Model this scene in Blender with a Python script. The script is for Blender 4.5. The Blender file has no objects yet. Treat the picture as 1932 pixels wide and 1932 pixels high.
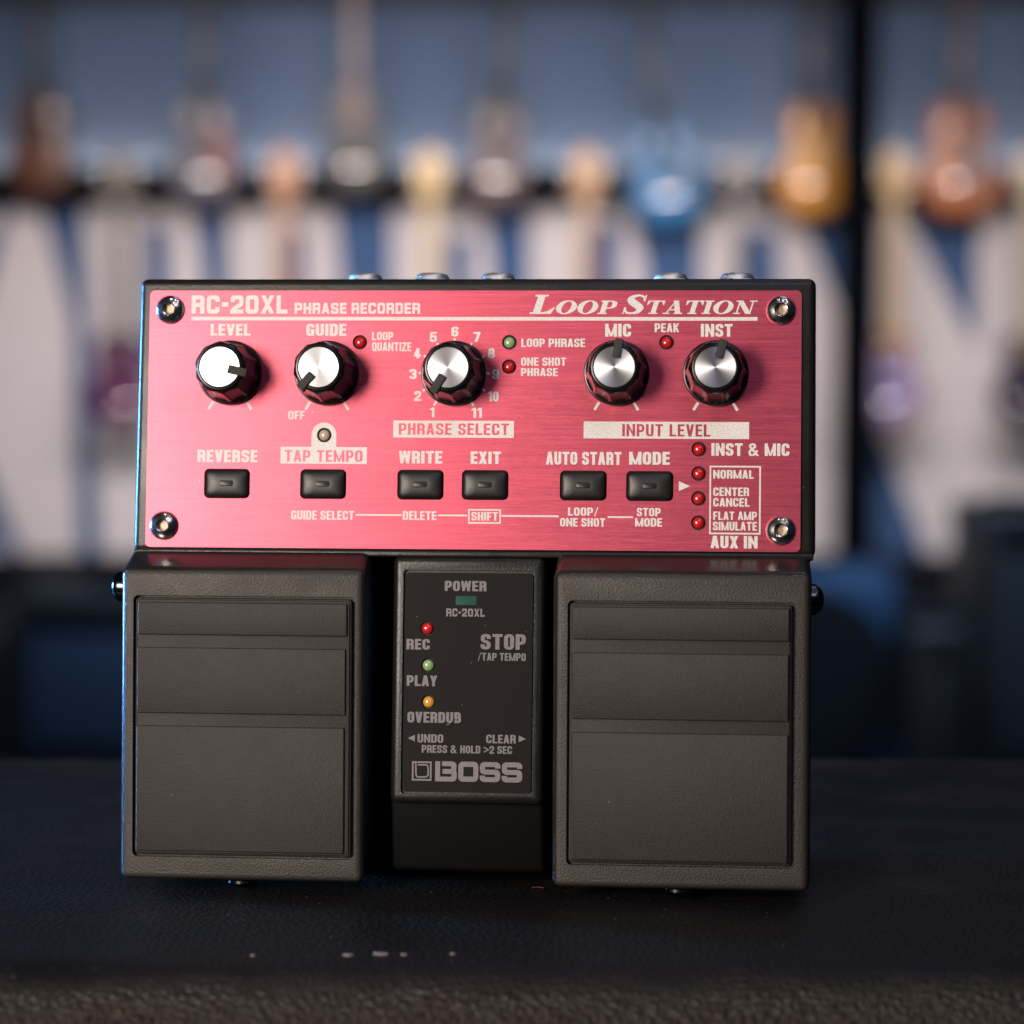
import bpy, bmesh, math, random
import numpy as np
from math import sin, cos, pi, radians as R
from mathutils import Vector, Matrix
from mathutils.geometry import delaunay_2d_cdt
random.seed(4)
scene = bpy.context.scene
COL = scene.collection

# ------------------------------------------------------------------ camera, world, lamps, exposure
CAM_H, PITCH, FPX = 0.1468, R(4.6), 4857.0          # height above the cabinet top, downward pitch, focal length in px of a 1932 px frame
cam_d = bpy.data.cameras.new('camera'); cam = bpy.data.objects.new('camera', cam_d); COL.objects.link(cam)
cam_d.sensor_width = 36; cam_d.lens = 36 * FPX / 1932; cam_d.clip_start = 0.05; cam_d.clip_end = 60
cam.location = (0, 0, CAM_H); cam.rotation_euler = (pi / 2 - PITCH, 0, 0)
cam_d.dof.use_dof = True; cam_d.dof.focus_distance = 0.643; cam_d.dof.aperture_fstop = 8.4; cam_d.dof.aperture_blades = 0
scene.camera = cam
CAM_M = Matrix.Translation(cam.location) @ cam.rotation_euler.to_matrix().to_4x4()

world = bpy.data.worlds.new('World'); scene.world = world; world.use_nodes = True
world.node_tree.nodes['Background'].inputs[0].default_value = (0.30, 0.42, 0.75, 1)
world.node_tree.nodes['Background'].inputs[1].default_value = 0.022
vs = scene.view_settings; vs.view_transform = 'Standard'; vs.look = 'None'; vs.exposure = 0; vs.gamma = 1; vs.use_curve_mapping = False
try: scene.cycles.caustics_reflective = False; scene.cycles.sample_clamp_indirect = 6
except Exception: pass

def lamp(name, kind, loc, target, energy, color, size=0.3, size_y=None, spread=180, angle=60):
    d = bpy.data.lights.new(name, kind); d.energy = energy; d.color = color
    if kind == 'AREA':
        d.size = size
        if size_y: d.shape = 'RECTANGLE'; d.size_y = size_y
        d.spread = R(spread)
    else: d.shadow_soft_size = size
    if kind == 'SPOT': d.spot_size = R(angle); d.spot_blend = 0.6
    o = bpy.data.objects.new(name, d); COL.objects.link(o); o.location = loc
    o.rotation_euler = (Vector(target) - Vector(loc)).to_track_quat('-Z', 'Y').to_euler()
    return o
PED = (0, 0.65, 0.10)
lamp('warm_key_lamp', 'AREA', (-0.54, -0.20, 0.29), PED, 11.2, (1, 0.87, 0.76), 0.30, 0.30)
lamp('cool_front_fill', 'AREA', (0.35, -0.7, 1.3), PED, 3.8, (0.70, 0.70, 1.0), 0.9, 0.5)  # added fill: cools the knob shadows, gives the screws something to reflect
lamp('blue_side_lamp', 'AREA', (-1.1, 0.97, 0.17), (-.05, .66, .17), 2.0, (0.13, 0.42, 1.0), 0.10, 0.30, spread=32)
lamp('cool_ceiling_lamp', 'AREA', (0.5, 1.3, 2.0), PED, 2.5, (0.45, 0.55, 1.0), 0.8, 0.8)
for i, (x, y) in enumerate(((0.35, 0.1), (0.75, 0.35), (0.25, -0.5), (0.95, -0.25), (-0.2, 0.2))):
    lamp('ceiling_spot_lamp', 'SPOT', (x, y, 1.7), PED, 2.2, (1, 0.93, 0.85), 0.035, angle=40)
lamp('wall_wash_lamp', 'AREA', (0, 7.2, 2.6), (0, 10, 0.3), 9.5, (0.80, 0.88, 1.0), 4.2, 0.4)
lamp('banner_wash_lamp', 'AREA', (0, 7.0, 1.3), (0, 10, -0.35), 42, (1.0, 0.88, 0.86), 4.2, 0.3, spread=90)
lamp('floor_amp_fill', 'AREA', (0.3, 4.2, 2.4), (0.2, 6.2, -0.6), 36, (0.55, 0.75, 1.0), 2.5, 0.6, spread=80)  # added fill that brightens the amplifiers on the floor behind

# ------------------------------------------------------------------ lettering engine: every glyph is pen strokes, united with a Delaunay pass
def round_path(pts, r, closed=False, n=5):
    P = [Vector(p[:2]) for p in pts]; out = []; m = len(P)
    for i in range(m):
        ri = pts[i][2] if len(pts[i]) > 2 else r
        if (not closed and i in (0, m - 1)) or ri <= 0: out.append(P[i]); continue
        a, b, c = P[i - 1], P[i], P[(i + 1) % m]
        d0, d1 = (a - b), (c - b); q0 = min(ri, d0.length * .499); q1 = min(ri, d1.length * .499)
        s, e = b + d0.normalized() * q0, b + d1.normalized() * q1
        for k in range(n + 1):
            t = k / n; w = .18                       # a slightly squarer corner than a plain quadratic
            q = s * (1 - t) ** 2 + b * 2 * t * (1 - t) + e * t * t
            out.append(q + (b - q) * w * 4 * t * (1 - t) * .5)
    res = []
    for p in out:
        if not res or (p - res[-1]).length > 1e-5: res.append(p)
    return res
def pen(pts, a, b, r=0, closed=False):
    P = round_path(pts, r, closed); m = len(P); L = []; Q = []
    for i in range(m):
        d0 = (P[i] - P[i - 1]).normalized() if (closed or i > 0) else None
        d1 = (P[(i + 1) % m] - P[i]).normalized() if (closed or i < m - 1) else None
        d0 = d0 or d1; d1 = d1 or d0
        o0 = Vector((-d0.y * a, d0.x * b)); o1 = Vector((-d1.y * a, d1.x * b))
        cr = d0.x * d1.y - d0.y * d1.x
        if abs(cr) > .35:
            df = o1 - o0; t = (df.x * d1.y - df.y * d1.x) / cr; o = o0 + d0 * t
        else: o = (o0 + o1) / 2
        L.append(P[i] + o); Q.append(P[i] - o)
    return [[L[i], L[(i + 1) % m], Q[(i + 1) % m], Q[i]] for i in range(m if closed else m - 1)]
def rc(x0, y0, x1, y1): return [[(x0, y0), (x1, y0), (x1, y1), (x0, y1)]]
def para(x0, y0, x1, y1, h): return [[(x0 - h, y0), (x0 + h, y0), (x1 + h, y1), (x1 - h, y1)]]

def sans(c, w, a, b, r):
    """bold grotesque; w = letter width, a/b = half stroke of verticals/horizontals, r = corner radius"""
    if c in 'MWN': w *= {'M': 1.42, 'W': 1.45, 'N': 1.12}[c]
    if c in 'EFL': w *= .86
    if c in 'AVXY': w *= 1.04
    l, e, B, T, M = a, w - a, b, 1 - b, .51
    V = lambda x: rc(x - a, 0, x + a, 1)
    H = lambda y, x0=0, x1=w: rc(x0, y - b, x1, y + b)
    if c in 'O0': p = pen([(l, B), (e, B), (e, T), (l, T)], a, b, r, True)
    elif c == 'Q': p = pen([(l, B), (e, B), (e, T), (l, T)], a, b, r, True) + para(w * .62, .24, w * .93, -.05, a * .7)
    elif c == 'C': p = pen([(e, .64), (e, T), (l, T), (l, B), (e, B), (e, .37)], a, b, r)
    elif c == 'G': p = pen([(e, .68), (e, T), (l, T), (l, B), (e, B), (e, .55, 0)], a, b, r) + H(.46, w * .5, w) + rc(e, 0, e + a, .5)
    elif c == 'D': p = V(l) + pen([(l, B, 0), (e, B), (e, T), (l, T, 0)], a, b, r, True)
    elif c == 'U': p = pen([(l, 1), (l, B), (e, B), (e, 1)], a, b, r)
    elif c == 'S': p = pen([(e, .68), (e, T), (l, T), (l, .54), (e, .46), (e, B), (l, B), (l, .33)], a, b, r * .9)
    elif c == 'E': p = V(l) + H(T) + H(M, 0, w * .94) + H(B)
    elif c == 'F': p = V(l) + H(T) + H(M - .03, 0, w * .9)
    elif c == 'L': p = V(l) + H(B)
    elif c == 'T': p = H(T) + V(w / 2)
    elif c == 'I': w = 2 * a; p = V(a)
    elif c == 'H': p = V(l) + V(e) + H(M)
    elif c == 'P': p = V(l) + pen([(l, .42, 0), (e, .42), (e, T), (l, T, 0)], a, b, r, True)
    elif c == 'R': p = V(l) + pen([(l, .47, 0), (e, .47), (e, T), (l, T, 0)], a, b, r, True) + pen([(w * .45, .47), (e, .47), (e, .2)], a, b, r * .7) + rc(e - a, 0, e + a, .22)
    elif c == 'B': p = V(l) + pen([(l, M, 0), (e - .03, M), (e - .03, T), (l, T, 0)], a, b, r, True) + pen([(l, B, 0), (e, B), (e, M + .01), (l, M + .01, 0)], a, b, r, True)
    elif c == 'N': p = V(l * .95) + V(w - a * .95) + para(a * .8, 1, w - a * .8, 0, a * .78)
    elif c == 'M': p = V(a * .95) + V(w - a * .95) + para(a * .75, 1, w / 2, .02, a * .68) + para(w - a * .75, 1, w / 2, .02, a * .68)
    elif c == 'W':
        h = a * .9; p = para(h, 1, w * .27, 0, h) + para(w * .27, 0, w / 2, 1, h * .85) + para(w / 2, 1, w * .73, 0, h * .85) + para(w * .73, 0, w - h, 1, h)
    elif c == 'A': p = para(a * .95, 0, w / 2 - .02, 1, a * .95) + para(w - a * .95, 0, w / 2 + .02, 1, a * .95) + rc(w * .2, .19, w * .8, .19 + 2 * b)
    elif c == 'V': p = para(a, 1, w / 2 - .01, 0, a) + para(w - a, 1, w / 2 + .01, 0, a)
    elif c == 'X': p = para(a, 1, w - a, 0, a * 1.02) + para(w - a, 1, a, 0, a * 1.02)
    elif c == 'Y': p = para(a, 1, w / 2, .42, a) + para(w - a, 1, w / 2, .42, a) + rc(w / 2 - a, 0, w / 2 + a, .45)
    elif c == 'K': p = V(l) + para(l + .08, .40, w - a, 1, a * .95) + para(w * .45, .56, w - a + .02, 0, a)
    elif c == 'Z': p = H(T) + H(B) + para(a * 1.05, b, w - a * 1.05, 1 - b, a * 1.05)
    elif c == '1': w = .42; p = rc(w - 2 * a, 0, w, 1) + [[(0, .70), (w - a, .78), (w - a, 1), (w - 2 * a, 1), (0, .84)]]
    elif c == '2': p = pen([(l, .64), (l, T), (e, T), (e, .52), (l + .02, .22), (l, .05)], a, b, r * .8) + H(B)
    elif c == '3': p = pen([(l, .70), (l, T), (e, T), (e, M), (w * .35, M)], a, b, r * .8) + pen([(w * .35, M), (e, M), (e, B), (l, B), (l, .30)], a, b, r * .8)
    elif c == '4': p = rc(w - 3 * a, 0, w - a, 1) + rc(0, .2, w, .2 + 2 * b) + para(a * .8, .3, w - 2.2 * a, 1, a * .8)
    elif c == '5': p = H(T, .04, w) + pen([(l + .02, T), (l, .50, 0), (l + .05, .57), (e, .60), (e, B), (l, B), (l, .30)], a * .95, b, r * .7)
    elif c == '6': p = pen([(e, .70), (e, T), (l, T), (l, B), (e, B), (e, .56), (l, .56)], a, b, r)
    elif c == '9': p = pen([(l, .30), (l, B), (e, B), (e, T), (l, T), (l, .44), (e, .44)], a, b, r)
    elif c == '7': p = H(T) + para(w * .36, 0, w - a, 1 - b, a)
    elif c == '8': p = pen([(l + .02, M), (e - .02, M), (e - .02, T), (l + .02, T)], a * .95, b, r * .8, True) + pen([(l, B), (e, B), (e, M), (l, M)], a, b, r * .8, True)
    elif c == '&':
        w = .80; p = pen([(.30, .50), (.14, .72), (.18, .92), (.46, .93), (.50, .72), (.30, .54), (.10, .36), (.13, .07), (.42, .06), (.66, .44)], .088, .075, .12) + para(.20, .66, .70, 0, .10)
    elif c == '/': w = .42; p = para(.05, -.08, .37, 1.06, .05)
    elif c == '>': w = .62; p = pen([(.02, .82), (.58, .5, 0), (.02, .18)], .07, .075)
    elif c == '-': w = .5; p = rc(0, .40, .5, .40 + 2 * b)
    return p, w
def vpen(pts, n=6):
    """a smooth stroke whose half width changes along it"""
    P = []
    for i in range(len(pts) - 1):
        p0, p1, p2, p3 = (Vector(pts[max(0, min(len(pts) - 1, k))]) for k in (i - 1, i, i + 1, i + 2))
        for k in range(n):
            t = k / n; P.append(.5 * (2 * p1 + (p2 - p0) * t + (2 * p0 - 5 * p1 + 4 * p2 - p3) * t * t + (3 * p1 - p0 - 3 * p2 + p3) * t ** 3))
    P.append(Vector(pts[-1])); L = []; Q = []
    for i in range(len(P)):
        d = (P[min(i + 1, len(P) - 1)] - P[max(i - 1, 0)]).xy.normalized(); o = Vector((-d.y, d.x)) * P[i].z
        L.append(P[i].xy + o); Q.append(P[i].xy - o)
    return [[L[i], L[i + 1], Q[i + 1], Q[i]] for i in range(len(P) - 1)]
def serif(c):
    """wide Roman capital with heavy stems and hairlines (sheared later)"""
    t, s = .15, .045                                   # half stem, half hairline
    sf = lambda x, y, h=.27: rc(x - h, y - s if y > .5 else 0, x + h, 1 if y > .5 else 2 * s) if y < .5 else rc(x - h, 1 - 2 * s, x + h, 1)
    st = lambda x: rc(x - t, 0, x + t, 1)
    if c == 'L': w = .98; p = st(.30) + sf(.30, 1) + rc(.03, 0, w - .1, 2 * s) + [[(.55, 0), (w - .09, 0), (w, .34), (w - .05, .34)], [(.40, .05), (.85, .05), (w - .06, .3), (w - .09, .2)]]
    elif c == 'O':
        w = 1.18; n = 40; p = []
        for k in range(n):
            q = [k * 2 * pi / n, (k + 1) * 2 * pi / n]
            o = [(w / 2 + w / 2 * cos(x), .5 + .515 * sin(x)) for x in q]; i = [(w / 2 + (w / 2 - .33) * cos(x - .18), .5 + .44 * sin(x)) for x in q]
            p.append([o[0], o[1], i[1], i[0]])
    elif c == 'P': w = 1.0; p = st(.30) + sf(.30, 0) + rc(.03, 1 - 2 * s, .4, 1) + pen([(.3, .44, 0), (w - .14, .44), (w - .14, 1 - s), (.3, 1 - s, 0)], .145, s, .34, True)
    elif c == 'S': w = .92; p = vpen([(.80, .68, .03), (.79, .80, .045), (.72, .90, .05), (.56, .96, .05), (.36, .93, .08), (.22, .78, .135), (.34, .61, .15), (.56, .46, .155), (.72, .28, .145), (.64, .10, .095), (.44, .04, .05), (.24, .06, .05), (.13, .18, .045), (.10, .34, .03)]) + rc(.80, .66, .85, 1.0) + rc(.05, 0, .10, .36)
    elif c == 'T': w = 1.02; p = st(w / 2) + sf(w / 2, 0) + rc(0, 1 - 2 * s, w, 1) + [[(0, .66), (.05, .66), (.2, .95), (0, .95)], [(w - .05, .66), (w, .66), (w, .95), (w - .2, .95)]]
    elif c == 'A': w = 1.2; p = para(.20, 0, .60, 1, .045) + para(.92, 0, .60, 1, .155) + rc(.30, .27, .85, .27 + 2 * s) + rc(.02, 0, .42, 2 * s) + rc(.68, 0, 1.18, 2 * s)
    elif c == 'I': w = .56; p = st(w / 2) + sf(w / 2, 1) + sf(w / 2, 0)
    elif c == 'N': w = 1.26; p = rc(.2, 0, .29, 1) + rc(.98, 0, 1.07, 1) + para(.25, 1, .95, 0, .17) + rc(.02, 1 - 2 * s, .4, 1) + rc(.04, 0, .45, 2 * s) + rc(.82, 1 - 2 * s, w, 1)
    return p, w
def slab(c):
    a, b = .15, .125
    if c == 'B': w = 1.06; p = rc(0, 0, .24, 1) + rc(0, 0, .4, .24) + rc(.33, .78, .6, 1) + rc(.36, .38, .6, .62) + pen([(.36, .88), (w - .14, .88), (w - .17, .5), (.5, .5)], .13, .12, .12) + pen([(.5, .5), (w - .13, .5), (w - .13, .12), (.3, .12)], .13, .12, .12)
    elif c == 'O': w = .98; p = pen([(.125, .13), (w - .125, .13), (w - .125, .87), (.125, .87)], .125, .13, .13, True)
    elif c == 'S': w = 1.0; p = pen([(w - .13, .68), (w - .13, .875), (.13, .875), (.13, .5), (w - .13, .5), (w - .13, .125), (.13, .125), (.13, .32)], .13, .122, .13)
    return p, w
STYLE = {'c': (.56, .113, .092, .21, .085), 'n': (.56, .098, .078, .22, .11), 't': (.80, .132, .112, .12, .14)}
def bounds(P):
    xs = [p[0] for q in P for p in q]; ys = [p[1] for q in P for p in q]
    return min(xs), max(xs), min(ys), max(ys)
def layout(text, style, bold=1.0):
    out = []; x = 0
    for i, ch in enumerate(text):
        if ch == ' ': x += .30 if style != 'n' else .36; continue
        if style == 's':
            p, w = serif(ch); k = 1 if i == 0 else .70; gap = .05
        elif style == 'b': p, w = slab(ch); k = 1; gap = .07
        else:
            wd, a, b, r, gap = STYLE[style]; a, b = a * bold, b * bold; p, w = sans(ch, wd, a, b, r); k = 1
            if style == 't' and ch == '-': p = rc(0, .38, .40, .62); w = .4
        sh = .25 if style == 's' else 0
        out += [[((q[0] + 0) * k + x + sh * q[1] * k, q[1] * k) for q in poly] for poly in p]
        x += w * k + gap * (k if style == 's' else 1)
    return out
def text_polys(text, style, cx, cy, w, h):
    """the word fitted to a box centred on (cx, cy): width w, cap height h"""
    P = layout(text, style, .92 if h < 2.3 and style == 'c' else 1.0); x0, x1, _, _ = bounds(P); sx = w / (x1 - x0)
    return [[(cx - w / 2 + (x - x0) * sx, cy - h / 2 + y * h) for x, y in q] for q in P]
def ccw(q):
    s = sum(q[i - 1][0] * q[i][1] - q[i][0] * q[i - 1][1] for i in range(len(q)))
    return q if s > 0 else q[::-1]
def cdt(groups, keep):
    """groups = list of polygon lists; keep(*masks) -> mask of the triangles to keep, one mask per group"""
    V = []; Fc = []
    for polys in groups:
        for q in polys:
            k = len(V); V += [Vector((p[0], p[1])) for p in q]; Fc.append(list(range(k, k + len(q))))
    E = [(f[i - 1], f[i]) for f in Fc for i in range(len(f))]
    r = delaunay_2d_cdt(V, E, [], 0, 1e-5)
    P = np.array([p[:] for p in r[0]]); T = np.array(r[2]); Cn = P[T].mean(axis=1)
    masks = []
    for polys in groups:
        m = np.zeros(len(T), bool)
        for q in polys:
            w = np.zeros(len(T), int)
            for i in range(len(q)):
                x0, y0 = q[i - 1][0], q[i - 1][1]; x1, y1 = q[i][0], q[i][1]
                cr = (x1 - x0) * (Cn[:, 1] - y0) - (Cn[:, 0] - x0) * (y1 - y0)
                w += ((y0 <= Cn[:, 1]) & (y1 > Cn[:, 1]) & (cr > 0)).astype(int); w -= ((y0 > Cn[:, 1]) & (y1 <= Cn[:, 1]) & (cr < 0)).astype(int)
            m |= w != 0
        masks.append(m)
    k = keep(*masks)
    return r[0], [list(map(int, t)) for t, ok in zip(T, k) if ok]
def flat(bm, res, z, f=lambda x, y, z: (x, y, z)):
    vs_ = {}
    for tri in res[1]:
        t = []
        for i in tri:
            if i not in vs_: p = res[0][i]; vs_[i] = bm.verts.new(f(p[0], p[1], z))
            t.append(vs_[i])
        try: bm.faces.new(t)
        except ValueError: pass
def thick(bm, res, z0, z1):
    """a sheet of that outline with its walls down to z0"""
    top = bmesh.new(); flat(top, res, z1); bmesh.ops.recalc_face_normals(top, faces=top.faces)
    if sum(f.normal.z for f in top.faces) < 0: bmesh.ops.reverse_faces(top, faces=top.faces)
    be = [e for e in top.edges if len(e.link_faces) == 1]
    r = bmesh.ops.extrude_edge_only(top, edges=be)
    for v in r['geom']:
        if isinstance(v, bmesh.types.BMVert): v.co.z = z0
    me = bpy.data.meshes.new('t'); top.to_mesh(me); bm.from_mesh(me); bpy.data.meshes.remove(me); top.free()
def circle(cx, cy, r, n=32): return [[(cx + r * cos(2 * pi * k / n), cy + r * sin(2 * pi * k / n)) for k in range(n)]]
def rrect(x0, y0, x1, y1, r, n=6):
    out = []
    for cx, cy, a in ((x1 - r, y1 - r, 0), (x0 + r, y1 - r, pi / 2), (x0 + r, y0 + r, pi), (x1 - r, y0 + r, 3 * pi / 2)):
        out += [(cx + r * cos(a + k * pi / 2 / n), cy + r * sin(a + k * pi / 2 / n)) for k in range(n + 1)]
    return [out]
def cbox(cx, cy, w, h): return rc(cx - w / 2, cy - h / 2, cx + w / 2, cy + h / 2)
TOP=[('t','RC-20XL',-59.39,29.05,24.66,4.67),('t','PHRASE',-38.6,28.08,13.3,2.83),('t','RECORDER',-21.95,28.08,17.45,2.82),('s','LOOP',25.51,29.09,22.11,4.85),
('s','STATION',54.66,29.09,33.79,4.82),('r','',-0.07,25.45,143.3,0.9),('c','LEVEL',-61.56,22.59,10.3,2.98),('c','GUIDE',-37.04,22.6,10.25,3.08),
('c','LOOP',-22.66,21.04,5.4,2.1),('c','QUANTIZE',-20.32,18.33,9.99,2.24),('c','OFF',-44.29,0.91,4.25,2.17),('c','REVERSE',-61.79,-9.55,15.42,3.11),
('n','TAP TEMPO',-37.22,-9.42,19.86,2.96),('n','PHRASE SELECT',-4.28,-2.48,27.83,2.91),('n','INPUT LEVEL',49.08,-2.55,21.98,3.07),('b','TAPBOX',-37.19,-9.25,22.01,4.24),
('b','PHRBOX',-4.34,-2.5,30.48,4.28),('b','INBOX',49.04,-2.53,41.25,4.25),('b','TAB',-37.2,-4.0,6.32,6.29),('c','LOOP PHRASE',20.53,19.38,16.09,2.11),
('c','ONE SHOT',18.17,14.63,11.36,2.06),('c','PHRASE',17.15,11.99,9.26,2.01),('c','WRITE',-12.58,-9.6,10.97,3.14),('c','EXIT',3.91,-9.63,7.61,3.08),
('c','AUTO START',28.51,-9.65,18.87,3.22),('c','MODE',44.95,-9.56,10.16,3.21),('c','MIC',36.81,22.58,6.5,3.24),('c','PEAK',49.01,23.2,6.11,2.22),
('c','INST',61.43,22.57,7.89,3.22),('c','INST & MIC',70.0,-7.26,19.34,3.13),('c','NORMAL',65.87,-13.46,10.1,2.13),('c','CENTER',65.3,-17.8,8.9,2.13),
('c','CANCEL',65.39,-20.43,9.03,2.13),('c','FLAT AMP',66.32,-23.78,10.83,2.08),('c','SIMULATE',66.29,-26.36,10.93,2.16),('c','AUX IN',66.13,-30.33,11.63,3.08),
('c','LOOP/',28.52,-23.01,7.59,2.03),('c','ONE SHOT',28.42,-25.69,11.26,2.1),('c','STOP',44.87,-23.02,5.93,2.06),('c','MODE',44.88,-25.56,6.74,2.1),
('c','GUIDE SELECT',-37.21,-24.38,16.03,2.27),('c','DELETE',-12.59,-24.29,8.5,2.22),('c','SHIFT',3.81,-24.35,6.74,2.15),('b','SHIFTBOX',3.77,-24.39,8.25,3.65),
('b','MICBOX',66.29,-19.87,12.72,17.08),('r','',-22.95,-24.22,11.63,0.43),('r','',-4.28,-24.19,7.4,0.43),('r','',15.26,-24.23,14.3,0.43),
('r','',37.81,-24.32,6.33,0.43),('b','ARROW',53.71,-16.47,2.77,2.45),('c','6',-4.31,22.19,1.8,2.53),('c','5',-9.76,20.81,1.81,2.53),
('c','7',1.29,20.83,1.8,2.52),('c','4',-13.75,16.68,1.81,2.53),('c','8',5.01,16.71,1.8,2.52),('c','3',-14.78,11.4,1.81,2.53),
('c','9',6.16,11.46,1.8,2.52),('c','2',-13.52,5.86,1.81,2.52),('c','10',5.58,5.81,2.73,2.52),('c','1',-9.78,1.73,1.15,2.52),
('c','11',1.46,1.69,2.66,2.52)]
MID=[('c','POWER',-0.78,-41.87,10.48,2.56),('t','RC-20XL',-0.73,-48.52,9.7,2.0),('c','REC',-12.56,-56.57,5.89,2.63),('c','PLAY',-11.46,-65.68,7.68,2.66),
('c','OVERDUB',-8.24,-74.78,13.49,2.68),('c','STOP',8.84,-55.73,11.32,3.87),('c','/TAP TEMPO',8.53,-59.48,12.01,1.92),('c','UNDO',-9.14,-80.04,6.45,2.1),
('c','CLEAR',8.57,-79.94,7.39,2.12),('c','PRESS & HOLD >2 SEC',0.06,-82.65,22.67,1.91),('b','A1',-13.93,-80.02,1.76,1.58),('b','A2',13.93,-79.82,1.85,1.63),
('b','LOGO',-11.21,-88.24,4.94,4.68),('b','BOSS',3.09,-88.18,21.82,5.0),('b','WINDOW',-0.58,-45.51,5.3,2.27),('b','PLATE',-0.18,-65.9,32.0,54.65),
('b','RECESS',0.01,-65.91,33.05,56.04),('b','BLOCK',0.05,-64.76,38.49,61.16)]

# ------------------------------------------------------------------ materials
def mat(name, color=(.5, .5, .5), rough=.5, metal=0, spec=.5, coat=0, coat_r=.1, build=None):
    m = bpy.data.materials.new(name); m.use_nodes = True; nt = m.node_tree; b = nt.nodes['Principled BSDF']
    b.inputs['Base Color'].default_value = (*color, 1); b.inputs['Roughness'].default_value = rough; b.inputs['Metallic'].default_value = metal
    b.inputs['Specular IOR Level'].default_value = spec; b.inputs['Coat Weight'].default_value = coat; b.inputs['Coat Roughness'].default_value = coat_r
    if build: build(nt, b)
    return m
def N(nt, t, **k):
    n = nt.nodes.new(t)
    for a, v in k.items():
        if hasattr(n, a): setattr(n, a, v)
        else: n.inputs[a.replace('_', ' ')].default_value = v
    return n
def coords(nt, scale=(1, 1, 1), kind='Object'):
    tc = N(nt, 'ShaderNodeTexCoord'); mp = N(nt, 'ShaderNodeMapping'); mp.inputs['Scale'].default_value = scale
    nt.links.new(tc.outputs[kind], mp.inputs[0]); return mp.outputs[0]
def noise(nt, vec, scale, detail=3, rough=.55):
    n = N(nt, 'ShaderNodeTexNoise'); n.inputs['Scale'].default_value = scale; n.inputs['Detail'].default_value = detail; n.inputs['Roughness'].default_value = rough
    nt.links.new(vec, n.inputs['Vector']); return n.outputs['Fac']
def ramp(nt, fac, stops):
    r = N(nt, 'ShaderNodeValToRGB'); e = r.color_ramp.elements
    while len(e) < len(stops): e.new(.5)
    for el, (p, c) in zip(e, stops): el.position = p; el.color = (*c, 1) if len(c) == 3 else c
    nt.links.new(fac, r.inputs[0]); return r.outputs[0]
def g(v): return (v, v, v)
def bump(nt, b, h, strength, dist):
    n = N(nt, 'ShaderNodeBump'); n.inputs['Strength'].default_value = strength; n.inputs['Distance'].default_value = dist
    nt.links.new(h, n.inputs['Height']); nt.links.new(n.outputs[0], b.inputs['Normal']); return n
def grain(scale, strength, dist, spots=None, rvar=None):
    def f(nt, b):
        v = coords(nt); h = noise(nt, v, scale, 3, .6); bump(nt, b, h, strength, dist)
        if rvar: nt.links.new(ramp(nt, noise(nt, v, 90, 4), [(.3, g(rvar[0])), (.7, g(rvar[1]))]), b.inputs['Roughness'])
        if spots:                                        # dust specks stuck to the surface
            k = N(nt, 'ShaderNodeTexVoronoi'); k.inputs['Scale'].default_value = spots; nt.links.new(v, k.inputs['Vector'])
            c = b.inputs['Base Color'].default_value[:3]
            nt.links.new(ramp(nt, k.outputs['Distance'], [(0, (.16, .15, .14)), (.026, (.16, .15, .14)), (.038, c), (1, c)]), b.inputs['Base Color'])
    return f
def brushed(nt, b):
    v = coords(nt, (1, 95, 95)); h = noise(nt, v, 62, 5, .7); v2 = coords(nt, (1, 45, 45)); h2 = noise(nt, v2, 30, 4)
    m = N(nt, 'ShaderNodeMix'); m.inputs['Factor'].default_value = .35; nt.links.new(h, m.inputs['A']); nt.links.new(h2, m.inputs['B']); sp = N(nt, 'ShaderNodeMix', data_type='RGBA')
    nt.links.new(ramp(nt, m.outputs[0], [(.34, (.46, .060, .112)), (.66, (.80, .122, .182))]), sp.inputs['B'])
    d = N(nt, 'ShaderNodeTexVoronoi'); d.inputs['Scale'].default_value = 150; nt.links.new(coords(nt), d.inputs['Vector'])        # dust grains
    nt.links.new(ramp(nt, d.outputs['Distance'], [(0, g(.1)), (.016, g(.2)), (.026, g(1)), (1, g(1))]), sp.inputs['Factor']); sp.inputs['A'].default_value = (.85, .62, .60, 1); nt.links.new(sp.outputs['Result'], b.inputs['Base Color'])
    sm = noise(nt, coords(nt, (1, 1.6, 1)), 34, 4)                # faint smears of handling
    ad = N(nt, 'ShaderNodeMath', operation='MULTIPLY_ADD'); ad.inputs[1].default_value = .35; nt.links.new(sm, ad.inputs[0]); nt.links.new(m.outputs[0], ad.inputs[2])
    nt.links.new(ramp(nt, ad.outputs[0], [(.50, g(.41)), (.86, g(.52))]), b.inputs['Roughness'])
    bump(nt, b, m.outputs[0], .30, .0002)
    b.inputs['Anisotropic'].default_value = .62; b.inputs['Coat Weight'].default_value = .55; b.inputs['Coat Roughness'].default_value = .33
    t = N(nt, 'ShaderNodeVectorTransform', vector_type='VECTOR', convert_from='OBJECT', convert_to='WORLD'); t.inputs[0].default_value = (0, 1, 0); nt.links.new(t.outputs[0], b.inputs['Tangent'])
def spun(nt, b):
    b.inputs['Anisotropic'].default_value = .72; b.inputs['Anisotropic Rotation'].default_value = .25
    t = N(nt, 'ShaderNodeTangent', direction_type='RADIAL', axis='Z'); nt.links.new(t.outputs[0], b.inputs['Tangent'])
def printed(nt, b):
    v = coords(nt); c = b.inputs['Base Color'].default_value[:3]
    nt.links.new(ramp(nt, noise(nt, v, 2600, 3, .7), [(.32, tuple(x * .68 for x in c)), (.56, c)]), b.inputs['Base Color'])
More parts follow.
